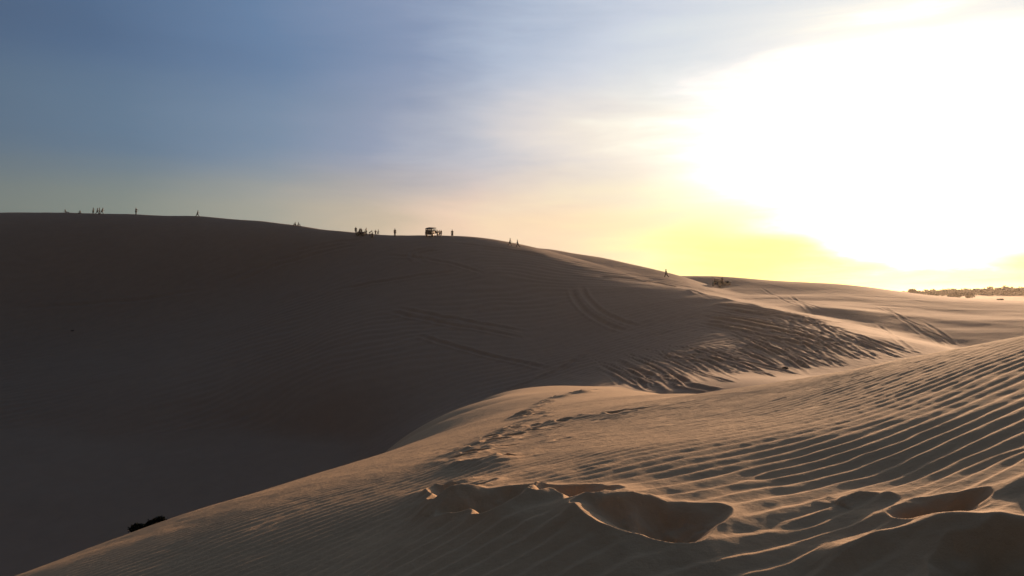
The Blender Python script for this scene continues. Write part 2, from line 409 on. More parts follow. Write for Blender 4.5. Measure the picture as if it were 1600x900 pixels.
def relief(x, y, r, idx):
    dz = np.zeros_like(x)
    nearm = (idx == 0)
    # ---- wind ripples on the near dune
    m = nearm & (r < 46) & (y > -2)
    X, Y, Rr = x[m], y[m], r[m]
    calm = np.ones_like(X)
    pits = np.zeros_like(X)
    # footprints
    for (px, py, a, b, turn, dep, rim), P in zip(STEPS, steps_xyz):
        th = R(turn); c, s = math.cos(th), math.sin(th)
        dx, dy = X - P[0], Y - P[1]
        k = (np.abs(dx) < a * 5 + .3) & (np.abs(dy) < a * 5 + .3)
        if not k.any(): continue
        dx, dy = dx[k], dy[k]
        sc = 1.0 / a
        wx = 0.28 * a * fbm(X[k] * sc * .9 + px, Y[k] * sc * .9, 5, 3, .4)
        wy = 0.28 * a * fbm(X[k] * sc * .9, Y[k] * sc * .9 + py, 9, 3, .4)
        la = (dx * c + dy * s + wx) / a
        lb = (-dx * s + dy * c + wy) / b
        lb = lb * (1 + 0.35 * np.clip(la, -.6, 1.5))          # tapers to a tail on the uphill end
        la = np.where(la > 0, la * .78, la * 1.1)
        d = np.hypot(la, lb)
        g = np.clip(1 - d, 0, 1)
        pit = .95 * dep * (.75 * smooth(0, 1, g) + .25 * (1 - (1 - np.clip(g / .6, 0, 1)) ** 1.5)) * (1 + .22 * fbm(X[k] * sc * 2.5, Y[k] * sc * 2.5, 12, 3))
        side = 0.5 - 0.5 * (la * .55 + lb * .45) / np.maximum(d, .15)  # more sand thrown downhill / towards the viewer
        rm = rim * (0.25 + 1.35 * side) * np.exp(-np.maximum(d - 1, 0) / (.35 + .55 * side))
        pits[k] = np.maximum(pits[k], 0) * 0 + pits[k] - pit + rm * np.where(d < 1, 1 - g * .8, 1)
        calm[k] *= smooth(.95, 1.7, d) * .85 + .15 * (d > 1)
    for P_, hh, ww in ridge_xy:          # wind-drifted rims between the steps
        kk = (X > P_[:, 0].min() - .5) & (X < P_[:, 0].max() + .5) & (Y > P_[:, 1].min() - .6) & (Y < P_[:, 1].max() + .6)
        dd, al = polyline_dist(X[kk], Y[kk], P_)
        pits[kk] += hh * np.exp(-(dd / ww) ** 1.4) * smooth(0, .25, al) * smooth(0, .25, 1 - al)
    th = R(23); q = X * math.cos(th) + Y * math.sin(th); v = -X * math.sin(th) + Y * math.cos(th)
    lam = .102 + .028 * smooth(-1.5, 3.0, q - .15 * v)
    ph = (v - 4.3 + .045 * fbm(X * .7, Y * .7, 21, 2) + .014 * fbm(X * 2.6, Y * 2.6, 25, 3) + .006 * fbm(X * 9, Y * 9, 26, 2) + .10 * vnoise(X * .2, Y * .2, 28)) / lam
    near_d = np.full_like(X, 9.0)
    for vx, vy, sg in VORT:
        ph += sg * np.arctan2(Y - vy, X - vx) / (2 * math.pi)
        near_d = np.minimum(near_d, np.hypot(X - vx, Y - vy))
    fr = ph - np.floor(ph)
    asc = 0.68
    saw = np.where(fr < asc, fr / asc, (1 - fr) / (1 - asc))
    rnd = .30 + .65 * smooth(2.8, 5.0, Rr)
    saw = (1 - rnd) * saw ** 1.2 + rnd * np.sin(saw * math.pi / 2) ** 1.7
    amp = lam * (.088 + .009 * fbm(X * 1.3, Y * 1.3, 31, 2)) * (0.4 + .6 * smooth(.0, .12, near_d))
    amp *= 0.30 + 0.70 * smooth(-2.4, .8, q - .25 * (v - 4))      # fainter on the left
    amp *= 1 - 0.70 * smooth(12, 30, Rr)
    ripl = amp * saw * calm
    soft = .004 * fbm(X * 2.2, Y * 2.2, 41, 3) + .006 * fbm(X * .35, Y * .35, 44, 2) * smooth(1, 5, Rr)
    dz[m] += ripl + pits + soft
    # ---- wheel ruts on the middle ground
    m = (idx > 0) | (r > 46)
    m &= (r < 300) & (y > 10)
    X, Y, Rr = x[m], y[m], r[m]
    acc = np.zeros_like(X)
    order = np.argsort(Y); Ys = Y[order]
    for P, w, d in rut_xyz:
        y0, y1 = P[:, 1].min() - 3, P[:, 1].max() + 3
        i0, i1 = np.searchsorted(Ys, [y0, y1])
        k = order[i0:i1]
        kk = k[(X[k] > P[:, 0].min() - 3) & (X[k] < P[:, 0].max() + 3)]
        if not len(kk): continue
        dd, al = polyline_dist(X[kk], Y[kk], P)
        fade = smooth(0, .15, al) * smooth(0, .15, 1 - al)
        dd = dd + .06 * vnoise(X[kk] * 2, Y[kk] * 2, 51)
        prof = -d * np.exp(-(dd / w) ** 2) + .75 * d * np.exp(-((dd - 1.9 * w) / (.7 * w)) ** 2)
        acc[kk] += prof * fade
    acc = np.clip(acc, -.22, .22)
    # trampled, lumpy sand on the saddle and round the vehicles
    tr = np.exp(-(((X - 22) / 24) ** 2 + ((Y - 92) / 36) ** 2)) + .5 * np.exp(-(((X - 55) / 40) ** 2 + ((Y - 165) / 50) ** 2))
    ca, sa = math.cos(R(-13)), math.sin(R(-13))
    al = X * sa + Y * ca; ac = X * ca - Y * sa
    lump = .022 * fbm(ac * 1.0, al * .10, 61, 4, .6) + .02 * fbm(X * 1.4, Y * 1.4, 65, 3)
    acc += lump * np.clip(tr, 0, 1) * smooth(62, 80, Y + .2 * X)
    # large soft waves and low ripples on the big face
    acc += .14 * fbm((X + .4 * Y) * .05, Y * .11, 81, 3) * smooth(60, 120, Rr) * (1 - smooth(160, 185, Rr) * .7)
    wv = np.sin((Y * .95 - X * .25 + 2.0 * fbm(X * .06, Y * .06, 85, 3)) * 2 * math.pi / 1.9)
    acc += .055 * (idx[m] == 1) * (1 - smooth(18, 34, X - (Y - 100) * .15)) * wv * smooth(70, 100, Rr) * (.6 + .6 * vnoise(X * .05, Y * .05, 88))
    dz[m] += acc * smooth(46, 60, Rr)
    return dz

def make_polar_sheet():
    deg = math.pi / 180
    nA = int(1150 * RES)
    a = np.r_[np.linspace(-180, -60, 40)[:-1], np.linspace(-60, -40, 40)[:-1], np.linspace(-40, 40, nA), np.linspace(40, 60, 40)[1:], np.linspace(60, 180, 40)[1:-1]] * deg
    r = np.r_[np.exp(np.linspace(math.log(.25), math.log(1.6), int(60 * RES)))[:-1],
              np.exp(np.linspace(math.log(1.6), math.log(14), int(900 * RES)))[:-1],
              np.exp(np.linspace(math.log(14), math.log(30), int(380 * RES)))[:-1],
              np.exp(np.linspace(math.log(30), math.log(60), int(240 * RES)))[:-1],
              np.exp(np.linspace(math.log(60), math.log(260), int(620 * RES)))[:-1],
              np.exp(np.linspace(math.log(260), math.log(6000), int(160 * RES)))]
    Ag, Rg = np.meshgrid(a, r)
    x = (np.sin(Ag) * Rg).ravel(); y = (np.cos(Ag) * Rg).ravel()
    h, idx = base_height(x, y)
    rr = Rg.ravel()
    h = h + relief(x, y, rr, idx)
    nr, na = Rg.shape
    V = np.stack([x, y, h], 1)
    i, j = np.meshgrid(np.arange(nr - 1), np.arange(na), indexing='ij')
    j2 = (j + 1) % na
    F = np.stack([i * na + j, (i + 1) * na + j, (i + 1) * na + j2, i * na + j2], -1).reshape(-1, 4)[:, ::-1]
    fidx = idx[F[:, 0]]
    return V, F, fidx

def mesh_from(name, V, F, mat, smooth_shade=True):
    used = np.unique(F); remap = np.full(len(V), -1, np.int64); remap[used] = np.arange(len(used))
    v = V[used].astype(np.float32); f = remap[F].astype(np.int32)
    me = bpy.data.meshes.new(name)
    me.vertices.add(len(v)); me.vertices.foreach_set('co', v.ravel())
    me.loops.add(f.size); me.loops.foreach_set('vertex_index', f.ravel())
    me.polygons.add(len(f))
    me.polygons.foreach_set('loop_start', np.arange(0, f.size, 4, dtype=np.int32))
    me.polygons.foreach_set('loop_total', np.full(len(f), 4, np.int32))
    me.polygons.foreach_set('use_smooth', np.ones(len(f), bool))
    me.update(calc_edges=True)
    me.materials.append(mat)
    o = bpy.data.objects.new(name, me); col.objects.link(o)
    return o

# ------------------------------------------------------------------ materials
def new_mat(name):
    m = bpy.data.materials.new(name); m.use_nodes = True
    return m, m.node_tree, m.node_tree.nodes['Principled BSDF']

def simple_mat(name, color, rough=.6, metallic=0.0, var=.25, scale=30.0, bump=0.0):
    m, t, p = new_mat(name)
    n = t.nodes.new('ShaderNodeTexNoise'); n.inputs['Scale'].default_value = scale; n.inputs['Detail'].default_value = 4
    tcn = t.nodes.new('ShaderNodeTexCoord'); t.links.new(tcn.outputs['Object'], n.inputs['Vector'])
    cr = t.nodes.new('ShaderNodeValToRGB'); t.links.new(n.outputs[0], cr.inputs[0])
    cr.color_ramp.elements[0].position = .3; cr.color_ramp.elements[1].position = .7
    cr.color_ramp.elements[0].color = (*[c * (1 - var) for c in color], 1)
    cr.color_ramp.elements[1].color = (*[min(1, c * (1 + var)) for c in color], 1)
    t.links.new(cr.outputs[0], p.inputs['Base Color'])
    p.inputs['Roughness'].default_value = rough; p.inputs['Metallic'].default_value = metallic
    if bump:
        b = t.nodes.new('ShaderNodeBump'); b.inputs['Strength'].default_value = bump; b.inputs['Distance'].default_value = .02
        t.links.new(n.outputs[0], b.inputs['Height']); t.links.new(b.outputs[0], p.inputs['Normal'])
    return m

def sand_mat(name, color, grain=1.0):
    m, t, p = new_mat(name)
    nn = t.nodes.new; ll = t.links.new
    geo = nn('ShaderNodeNewGeometry')
    def noise(sc, det=3, rough=.5):
        n = nn('ShaderNodeTexNoise'); n.inputs['Scale'].default_value = sc; n.inputs['Detail'].default_value = det; n.inputs['Roughness'].default_value = rough
        ll(geo.outputs['Position'], n.inputs['Vector']); return n.outputs[0]
    def mth(op, a, b):
        n = nn('ShaderNodeMath'); n.operation = op
        for i, v in enumerate((a, b)):
            if isinstance(v, (int, float)): n.inputs[i].default_value = v
            else: ll(v, n.inputs[i])
        return n.outputs[0]
    fine = noise(420, 2, .7); mid = noise(14, 4, .6); big = noise(.5, 4, .55); huge = noise(.03, 3)
    f = mth('ADD', mth('MULTIPLY', mth('SUBTRACT', fine, .5), .75 * grain), mth('MULTIPLY', mth('SUBTRACT', mid, .5), .35))
    f = mth('ADD', f, mth('MULTIPLY', mth('SUBTRACT', big, .5), .35))
    f = mth('ADD', f, mth('MULTIPLY', mth('SUBTRACT', huge, .5), .30))
    f = mth('ADD', f, .5)
    cr = nn('ShaderNodeValToRGB'); ll(f, cr.inputs[0])
    cr.color_ramp.elements[0].color = (*[c * .70 for c in color], 1)
    cr.color_ramp.elements[1].color = (color[0] * 1.28, color[1] * 1.26, color[2] * 1.22, 1)
    ll(cr.outputs[0], p.inputs['Base Color'])
    p.inputs['Roughness'].default_value = .92
    p.inputs['Specular IOR Level'].default_value = .12
    b1 = nn('ShaderNodeBump'); b1.inputs['Strength'].default_value = .55; b1.inputs['Distance'].default_value = .0035
    ll(mth('ADD', mth('MULTIPLY', noise(160, 3, .7), 1.0), mth('MULTIPLY', noise(30, 3, .6), 2.2)), b1.inputs['Height'])
    b2 = nn('ShaderNodeBump'); b2.inputs['Strength'].default_value = .5; b2.inputs['Distance'].default_value = .05
    ll(noise(1.6, 5, .6), b2.inputs['Height']); ll(b1.outputs[0], b2.inputs['Normal'])
    ll(b2.outputs[0], p.inputs['Normal'])
    return m

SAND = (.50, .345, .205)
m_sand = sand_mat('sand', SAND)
m_sand_shaded = sand_mat('sand_painted_shade', (.29, .212, .152))  # same sand as the near dune, vignette and shade darkening put into its colour
m_plain = sand_mat('sandy_plain', (.30, .225, .15))

V_, F_, fi_ = make_polar_sheet()
for nm, k, mt in (('near_dune_ground', 0, m_sand), ('big_dune_terrain', 1, m_sand_shaded), ('far_dune_terrain', 2, m_sand_shaded), ('ground', 3, m_plain)):
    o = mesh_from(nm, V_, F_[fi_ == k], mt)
    o['kind'] = 'structure'
del V_, F_, fi_

# ------------------------------------------------------------------ object helpers
def ground_z(x, y):
    X, Y = np.array([float(x)]), np.array([float(y)])
    h, i = base_height(X, Y)
    return float(h[0] + relief(X, Y, np.hypot(X, Y), i)[0])

def tag(o, label, cat, group=None):
    o['label'] = label; o['category'] = cat
    if group: o['group'] = group
    return o

def empty(name, loc, rz=0.0):
    o = bpy.data.objects.new(name, None); col.objects.link(o)
    o.empty_display_size = .3
    o.location = loc; o.rotation_euler = (0, 0, rz); return o

def obj(name, me_or_bm, mat, parent=None, smooth_it=True):
    if isinstance(me_or_bm, bmesh.types.BMesh):
        me = bpy.data.meshes.new(name); bmesh.ops.recalc_face_normals(me_or_bm, faces=me_or_bm.faces)
        me_or_bm.to_mesh(me); me_or_bm.free()
        if smooth_it:
            for p in me.polygons: p.use_smooth = True
    else: me = me_or_bm
    if mat and not me.materials: me.materials.append(mat)
    o = bpy.data.objects.new(name, me); col.objects.link(o)
    if parent: o.parent = parent
    return o

def copy_tree(o, parent=None):
    c = o.copy(); col.objects.link(c); c.parent = parent
    for ch in list(o.children): copy_tree(ch, c)
    return c

def b_box(bm, x0, x1, y0, y1, z0, z1, bev=0.0, mat=None):
    r = bmesh.ops.create_cube(bm, size=1.0)
    vs = r['verts']
    for v in vs:
        v.co = Vector((x0 + (v.co.x + .5) * (x1 - x0), y0 + (v.co.y + .5) * (y1 - y0), z0 + (v.co.z + .5) * (z1 - z0)))
    if bev:
        es = list({e for v in vs for e in v.link_edges})
        bmesh.ops.bevel(bm, geom=es, offset=bev, segments=2, affect='EDGES', profile=.6)
    if mat is not None: bmesh.ops.transform(bm, matrix=mat, verts=vs)
    return bm

def b_prism(bm, prof, x0, x1):
    """profile in y,z pulled from x0 to x1"""
    a = [bm.verts.new((x0, y, z)) for y, z in prof]; b = [bm.verts.new((x1, y, z)) for y, z in prof]
    bm.faces.new(a); bm.faces.new(list(reversed(b)))
    n = len(prof)
    for i in range(n): bm.faces.new((a[i], b[i], b[(i+1) % n], a[(i+1) % n]))
    return bm

def b_tube(bm, pts, r, seg=8):
    pts = [Vector(p) for p in pts]; rings = []
    for i, p in enumerate(pts):
        d = (pts[min(i+1, len(pts)-1)] - pts[max(i-1, 0)]).normalized()
        up = Vector((0, 0, 1)) if abs(d.z) < .9 else Vector((1, 0, 0))
        a = d.cross(up).normalized(); b = d.cross(a).normalized()
        rr = r[i] if isinstance(r, (list, tuple)) else r
        rings.append([bm.verts.new(p + (a * math.cos(t) + b * math.sin(t)) * rr) for t in [2 * math.pi * k / seg for k in range(seg)]])
    for A, B in zip(rings, rings[1:]):
        for k in range(seg): bm.faces.new((A[k], A[(k+1) % seg], B[(k+1) % seg], B[k]))
    bm.faces.new(rings[0]); bm.faces.new(list(reversed(rings[-1])))
    return bm

def b_lathe_x(bm, prof, c, seg=20):
    """profile (x, radius) turned round the x axis at c"""
    rings = []
    for x, r in prof:
        rings.append([bm.verts.new((c[0] + x, c[1] + r * math.cos(2*math.pi*k/seg), c[2] + r * math.sin(2*math.pi*k/seg))) for k in range(seg)])
    for A, B in zip(rings, rings[1:]):
        for k in range(seg): bm.faces.new((A[k], A[(k+1) % seg], B[(k+1) % seg], B[k]))
    bm.faces.new(rings[0]); bm.faces.new(list(reversed(rings[-1])))
    return bm

# ------------------------------------------------------------------ people
def skin_mesh(name, V, E, Rr, levels=1):
    me = bpy.data.meshes.new(name + '_cage'); me.from_pydata([tuple(v) for v in V], E, []); me.update()
    o = bpy.data.objects.new(name + '_cage', me); col.objects.link(o)
    md = o.modifiers.new('skin', 'SKIN'); md.use_smooth_shade = True
    for i, r in enumerate(Rr):
        me.skin_vertices[0].data[i].radius = (r, r) if not isinstance(r, tuple) else r
    me.skin_vertices[0].data[0].use_root = True
    sb = o.modifiers.new('sub', 'SUBSURF'); sb.levels = levels; sb.render_levels = levels
    dg = bpy.context.evaluated_depsgraph_get()
    out = bpy.data.meshes.new_from_object(o.evaluated_get(dg)); out.name = name
    bpy.data.objects.remove(o); bpy.data.meshes.remove(me)
    return out

def person_joints(lean=4, th=(8, -8), kn=(4, 6), sh=(10, -10), el=(14, 14), out=(7, 7), head=0):
    """facing +Y; angles in degrees, forward is positive"""
    J = {}
    pel = Vector((0, 0, 0)); J['pel'] = pel
    def fwd(a): return Vector((0, math.sin(R(a)), math.cos(R(a))))
    J['waist'] = pel + fwd(lean) * .16; J['chest'] = J['waist'] + fwd(lean) * .22; J['neck'] = J['chest'] + fwd(lean) * .17
    J['chin'] = J['neck'] + fwd(lean + head) * .08; J['head'] = J['chin'] + fwd(lean * .5 + head) * .10; J['top'] = J['head'] + fwd(lean * .5 + head) * .075
    J['nose'] = J['head'] + Vector((0, .095, -.02))
    for s, i in ((-1, 0), (1, 1)):
        k = 'LR'[i]
        hip = pel + Vector((s * .09, 0, -.03)); J['hip' + k] = hip
        a = th[i]; d = Vector((0, math.sin(R(a)), -math.cos(R(a))))
        J['knee' + k] = hip + d * .43 + Vector((s * .02, 0, 0))
        a2 = a - kn[i]; d2 = Vector((0, math.sin(R(a2)), -math.cos(R(a2))))
        J['ank' + k] = J['knee' + k] + d2 * .41
        J['toe' + k] = J['ank' + k] + Vector((s * .02, .17 * math.cos(R(min(a2, 30))), -.035))
        shd = J['chest'] + fwd(lean) * .12 + Vector((s * .18, 0, 0)); J['sh' + k] = shd
        b = sh[i]; o_ = out[i]
        dd = Vector((s * math.sin(R(o_)), math.sin(R(b)) * math.cos(R(o_)), -math.cos(R(b)) * math.cos(R(o_))))
        J['elb' + k] = shd + dd * .29
        b2 = b + el[i]
        dd = Vector((s * math.sin(R(o_ * .8)), math.sin(R(b2)) * math.cos(R(o_ * .8)), -math.cos(R(b2)) * math.cos(R(o_ * .8))))
        J['wri' + k] = J['elb' + k] + dd * .25; J['fin' + k] = J['wri' + k] + dd * .15
    low = min(J[k].z for k in ('ankL', 'ankR', 'toeL', 'toeR', 'pel')) - (.045 if min(J['ankL'].z, J['ankR'].z) < J['pel'].z - .2 else .11)
    for k in J: J[k] = J[k] - Vector((0, 0, low))
    return J

BODY = ['pel', 'waist', 'chest', 'neck', 'chin', 'head', 'top', 'nose', 'hipL', 'kneeL', 'ankL', 'toeL', 'hipR', 'kneeR', 'ankR', 'toeR', 'shL', 'elbL', 'wriL', 'finL', 'shR', 'elbR', 'wriR', 'finR']
BR = {'pel': (.135, .10), 'waist': (.125, .09), 'chest': (.15, .105), 'neck': .055, 'chin': .062, 'head': .088, 'top': .06, 'nose': .018, 'hip': .085, 'knee': .055, 'ank': .038, 'toe': .035,
      'sh': .055, 'elb': .040, 'wri': .028, 'fin': .026}
BE = [('pel', 'waist'), ('waist', 'chest'), ('chest', 'neck'), ('neck', 'chin'), ('chin', 'head'), ('head', 'top'), ('head', 'nose')] + \
     [(a + k, b + k) for k in 'LR' for a, b in (('hip', 'knee'), ('knee', 'ank'), ('ank', 'toe'), ('sh', 'elb'), ('elb', 'wri'), ('wri', 'fin'))] + \
     [('pel', 'hipL'), ('pel', 'hipR'), ('chest', 'shL'), ('chest', 'shR')]
for _k in BR: BR[_k] = tuple(v * 1.12 for v in BR[_k]) if isinstance(BR[_k], tuple) else BR[_k] * 1.14
def sub_skin(name, J, keys, grow, extra=None):
    idx = {k: i for i, k in enumerate(keys)}
    E = [(idx[a], idx[b]) for a, b in BE if a in idx and b in idx]
    def rad(k):
        b = BR.get(k, BR.get(k[:-1])); b = b if isinstance(b, tuple) else (b, b)
        g = grow.get(k.rstrip('LR') if k not in BR else k, grow.get('*', 0)); return (b[0] + g, b[1] + g)
    return skin_mesh(name, [J[k] for k in keys], E, [rad(k) for k in keys])

POSES = {
    'stand': dict(lean=2, th=(4, -5), kn=(3, 3), sh=(6, -4), el=(10, 14), out=(9, 8)),
    'stand_arms': dict(lean=0, th=(2, -2), kn=(2, 2), sh=(20, 30), el=(80, 70), out=(20, 16)),
    'walk': dict(lean=7, th=(26, -20), kn=(8, 22), sh=(-24, 26), el=(14, 28), out=(9, 9)),
    'stride': dict(lean=10, th=(34, -28), kn=(10, 14), sh=(-40, 34), el=(20, 45), out=(16, 12)),
    'wave': dict(lean=3, th=(12, -12), kn=(4, 8), sh=(8, 60), el=(10, 30), out=(34, 50)),
    'lean': dict(lean=20, th=(22, -20), kn=(8, 16), sh=(-14, 34), el=(24, 30), out=(10, 12)),
    'bend': dict(lean=52, th=(24, 8), kn=(22, 18), sh=(60, 52), el=(10, 14), out=(8, 8)),
    'crouch': dict(lean=34, th=(96, 88), kn=(128, 124), sh=(54, 48), el=(34, 40), out=(14, 14)),
    'sit': dict(lean=12, th=(104, 98), kn=(74, 64), sh=(44, 38), el=(26, 30), out=(12, 12)),
    'recline': dict(lean=-16, th=(86, 92), kn=(40, 20), sh=(-34, -30), el=(4, 6), out=(16, 16)),
}
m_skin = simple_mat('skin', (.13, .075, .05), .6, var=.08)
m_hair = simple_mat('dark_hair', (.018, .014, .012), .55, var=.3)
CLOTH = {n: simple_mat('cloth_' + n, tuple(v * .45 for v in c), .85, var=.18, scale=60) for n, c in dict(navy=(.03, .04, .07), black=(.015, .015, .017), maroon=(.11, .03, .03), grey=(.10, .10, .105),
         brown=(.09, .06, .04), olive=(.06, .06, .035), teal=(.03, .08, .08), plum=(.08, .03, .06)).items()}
_pm = {}
def pose_meshes(pose, dress):
    key = (pose, dress)
    if key in _pm: return _pm[key]
    J = person_joints(**POSES[pose])
    body = sub_skin('body', J, BODY, {})
    shirt = sub_skin('shirt', J, ['pel', 'waist', 'chest', 'shL', 'elbL', 'shR', 'elbR'], {'*': .016, 'elb': .012})
    if dress:
        bm = bmesh.new(); rings = []
        kz = min(J['kneeL'].z, J['kneeR'].z); c0 = J['waist']; c1 = (J['kneeL'] + J['kneeR']) / 2 - Vector((0, 0, .12))
        for q in range(6):
            f = q / 5; c = c0.lerp(c1, f); rx = .145 + .13 * f; ry = .11 + .15 * f
            rings.append([bm.verts.new((c.x + rx * math.cos(t) * (1 + .05 * math.sin(5 * t) * f), c.y + ry * math.sin(t), c.z)) for t in [2 * math.pi * k / 20 for k in range(20)]])
        for A, B in zip(rings, rings[1:]):
            for k in range(20): bm.faces.new((A[k], A[(k+1) % 20], B[(k+1) % 20], B[k]))
        bm.faces.new(rings[0])
        me = bpy.data.meshes.new('skirt'); bmesh.ops.recalc_face_normals(bm, faces=bm.faces); bm.to_mesh(me); bm.free(); lower = me
    else:
        lower = sub_skin('trousers', J, ['pel', 'hipL', 'kneeL', 'ankL', 'hipR', 'kneeR', 'ankR'], {'*': .016, 'hip': .020, 'ank': .022})
    bm = bmesh.new(); bmesh.ops.create_icosphere(bm, subdivisions=2, radius=1)
    h = J['head']
    for v in bm.verts:
        n = v.co.copy(); v.co = h + Vector((n.x * .098, n.y * .108 - .014, n.z * .112 + .022))
        if n.z < -.1 and n.y > 0: v.co.z = max(v.co.z, h.z + .03)
    me = bpy.data.meshes.new('hair'); bm.to_mesh(me); bm.free()
    for p in me.polygons: p.use_smooth = True
    for p in lower.polygons: p.use_smooth = True
    ht = max(v.co.z for v in body.vertices)
    _pm[key] = (body, shirt, lower, me, ht)
    return _pm[key]

def person(px, py, hpx, pose, yaw, shirt, lower, label, group=None, dress=False, hmin=1.38):
    """px, py: where the feet meet the sand in the photo; yaw 0 faces away from the viewer, 90 faces left"""
    body, sh, lo, hair, ht = pose_meshes(pose, dress)
    up = ht / 1.74                                   # a crouching figure is lower than a standing one
    py = max(py, skyline(px) + .2)
    P = hit([(px, py + 1.2)])[0]
    u, w = ray(px, py); u = float(u); w = float(w)
    t = P[1]; k = t
    H = hpx * t / FPX / up                           # standing height that would give this size
    if H < hmin:                                     # stands a little beyond the crest, feet out of sight
        for k in np.arange(t, t + 26, .5):
            gz = base_height(np.array([u * k]), np.array([k]))[0][0]
            if gz + hmin * up <= (w + hpx / FPX) * k: break
        H = hmin
    H = min(H, 1.86)
    s = H / 1.74
    x, y = u * k, k
    r = empty('person', (x, y, ground_z(x, y) - .03), R(yaw)); r.scale = (s * 1.12, s * 1.12, s)
    tag(r, label, 'person', group)
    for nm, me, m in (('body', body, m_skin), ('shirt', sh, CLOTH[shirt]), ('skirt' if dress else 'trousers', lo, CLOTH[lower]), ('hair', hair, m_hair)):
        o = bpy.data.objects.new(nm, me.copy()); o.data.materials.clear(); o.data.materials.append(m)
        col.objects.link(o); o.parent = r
    return r

g1 = 'people on the crest of the big dune'
PEOPLE = [
    (103, 331.5, 6.2, 'recline', -80, 'black', 'navy', 'person sitting with legs stretched out, at the far left end of the crest'),
    (125.5, 331.5, 5.2, 'sit', 70, 'grey', 'black', 'small hunched seated person on the crest, second from the left'),
    (145.5, 332, 10.5, 'wave', -70, 'black', 'black', 'walker with one arm held out, first of the four walking together on the crest'),
    (152, 332, 10.2, 'walk', -75, 'navy', 'black', 'second of the four people walking close together on the left crest'),
    (155.4, 332, 10.4, 'stand', -60, 'brown', 'navy', 'upright person, third of the four walking close together on the left crest'),
    (159.2, 332, 10.4, 'lean', -82, 'black', 'grey', 'person leaning forward with arms out, at the front right of the four walkers'),
    (212.5, 333, 12.0, 'stand_arms', -30, 'navy', 'black', 'lone person standing upright between the four walkers and the striding walker'),
    (308.5, 336, 10.6, 'stride', -85, 'black', 'navy', 'lone thin walker striding with legs wide apart on the left crest'),
    (462, 351.3, 6.0, 'sit', 100, 'black', 'black', 'left one of two people seated side by side, alone on the sloping crest'),
    (465.6, 351.8, 5.8, 'sit', -70, 'maroon', 'black', 'right one of two people seated side by side, alone on the sloping crest'),
    (556, 364.5, 11.4, 'stand', 20, 'black', 'navy', 'tall person standing at the left edge of the dense group'),
    (559.2, 365.2, 6.4, 'crouch', -60, 'plum', 'black', 'low crouching person in the dense group, just right of its leftmost tall person'),
    (561.6, 365.3, 10.2, 'lean', -30, 'navy', 'black', 'person stooping over the others in the middle of the dense group'),
    (564.6, 365.2, 9.8, 'stand', 30, 'olive', 'brown', 'upright person in the dense group, behind the crouching ones'),
    (566.2, 365.8, 6.4, 'crouch', 60, 'maroon', 'black', 'crouching person in a dark red shirt in the dense group'),
    (568.8, 366.0, 5.4, 'sit', -80, 'black', 'grey', 'seated person at the right edge of the dense group'),
    (572.2, 366.2, 11.2, 'stand_arms', 80, 'brown', 'olive', 'slim tall person with bent arms, standing just right of the dense group'),
    (577.6, 366.8, 7.6, 'bend', -75, 'black', 'navy', 'person bending far forward to the right, beside the slim tall one'),
    (581.6, 373.6, 10.6, 'stand', 10, 'black', 'black', 'person in a long dark skirt standing below the crest on the dune face'),
    (586.8, 367.2, 8.8, 'stand_arms', -10, 'maroon', 'black', 'sturdy person with elbows out, left one of a pair right of the bending person'),
    (590.6, 367.2, 8.8, 'walk', -80, 'teal', 'black', 'thin person, right one of a pair right of the bending person'),
    (617, 368.6, 12.8, 'stand', -15, 'maroon', 'brown', 'lone tall person in dark red standing between the group and the off-road car'),
    (686.6, 368.6, 9.4, 'stand', 60, 'grey', 'black', 'person standing right beside the front of the off-road car on the crest'),
    (689.2, 368.2, 9.8, 'stand', -20, 'maroon', 'plum', 'person in dark red, outer one of two beside the off-road car on the crest'),
    (706.6, 368.8, 11.4, 'stand', 5, 'black', 'brown', 'lone person in a long skirt standing right of the off-road car on the crest'),
    (796.6, 383.2, 11.6, 'walk', -95, 'black', 'black', 'left one of two walkers going down the crest right of its summit'),
    (809, 386, 11.8, 'walk', 85, 'navy', 'black', 'right one of two walkers on the crest right of its summit'),
    (1041.2, 433, 13.0, 'walk', 50, 'black', 'brown', 'lone person walking on the sunlit sand left of the parked car'),
    (1128.4, 445, 12.4, 'stand', 0, 'black', 'black', 'person standing between the parked car and the quad bike'),
]
for a in PEOPLE:
    px = a[0]
    grp = g1 if px < 1000 else 'people near the lower parked vehicles'
    person(*a, group=grp, dress=(px in (581.6, 706.6)))

# ------------------------------------------------------------------ vehicles
m_rubber = simple_mat('tyre_rubber', (.02, .02, .02), .85, scale=40)
m_steel = simple_mat('dull_steel', (.08, .08, .08), .55, .3, var=.15)
m_canvas = simple_mat('dark_canvas', (.012, .013, .012), .9, var=.2, scale=50, bump=.3)
m_vinyl = simple_mat('seat_vinyl', (.014, .012, .011), .6, scale=20)
m_lamp = simple_mat('lamp_lens', (.55, .55, .5), .15, var=.05)
m_red = simple_mat('red_lens', (.25, .01, .01), .2, var=.1)
m_glass, _t, _p = new_mat('windscreen_glass')
_p.inputs['Base Color'].default_value = (.8, .85, .85, 1); _p.inputs['Roughness'].default_value = .03; _p.inputs['Transmission Weight'].default_value = .9
def paint(name, c):
    m = simple_mat(name, c, .6, var=.12, scale=6, bump=.05); m.node_tree.nodes['Principled BSDF'].inputs['Specular IOR Level'].default_value = .2; return m

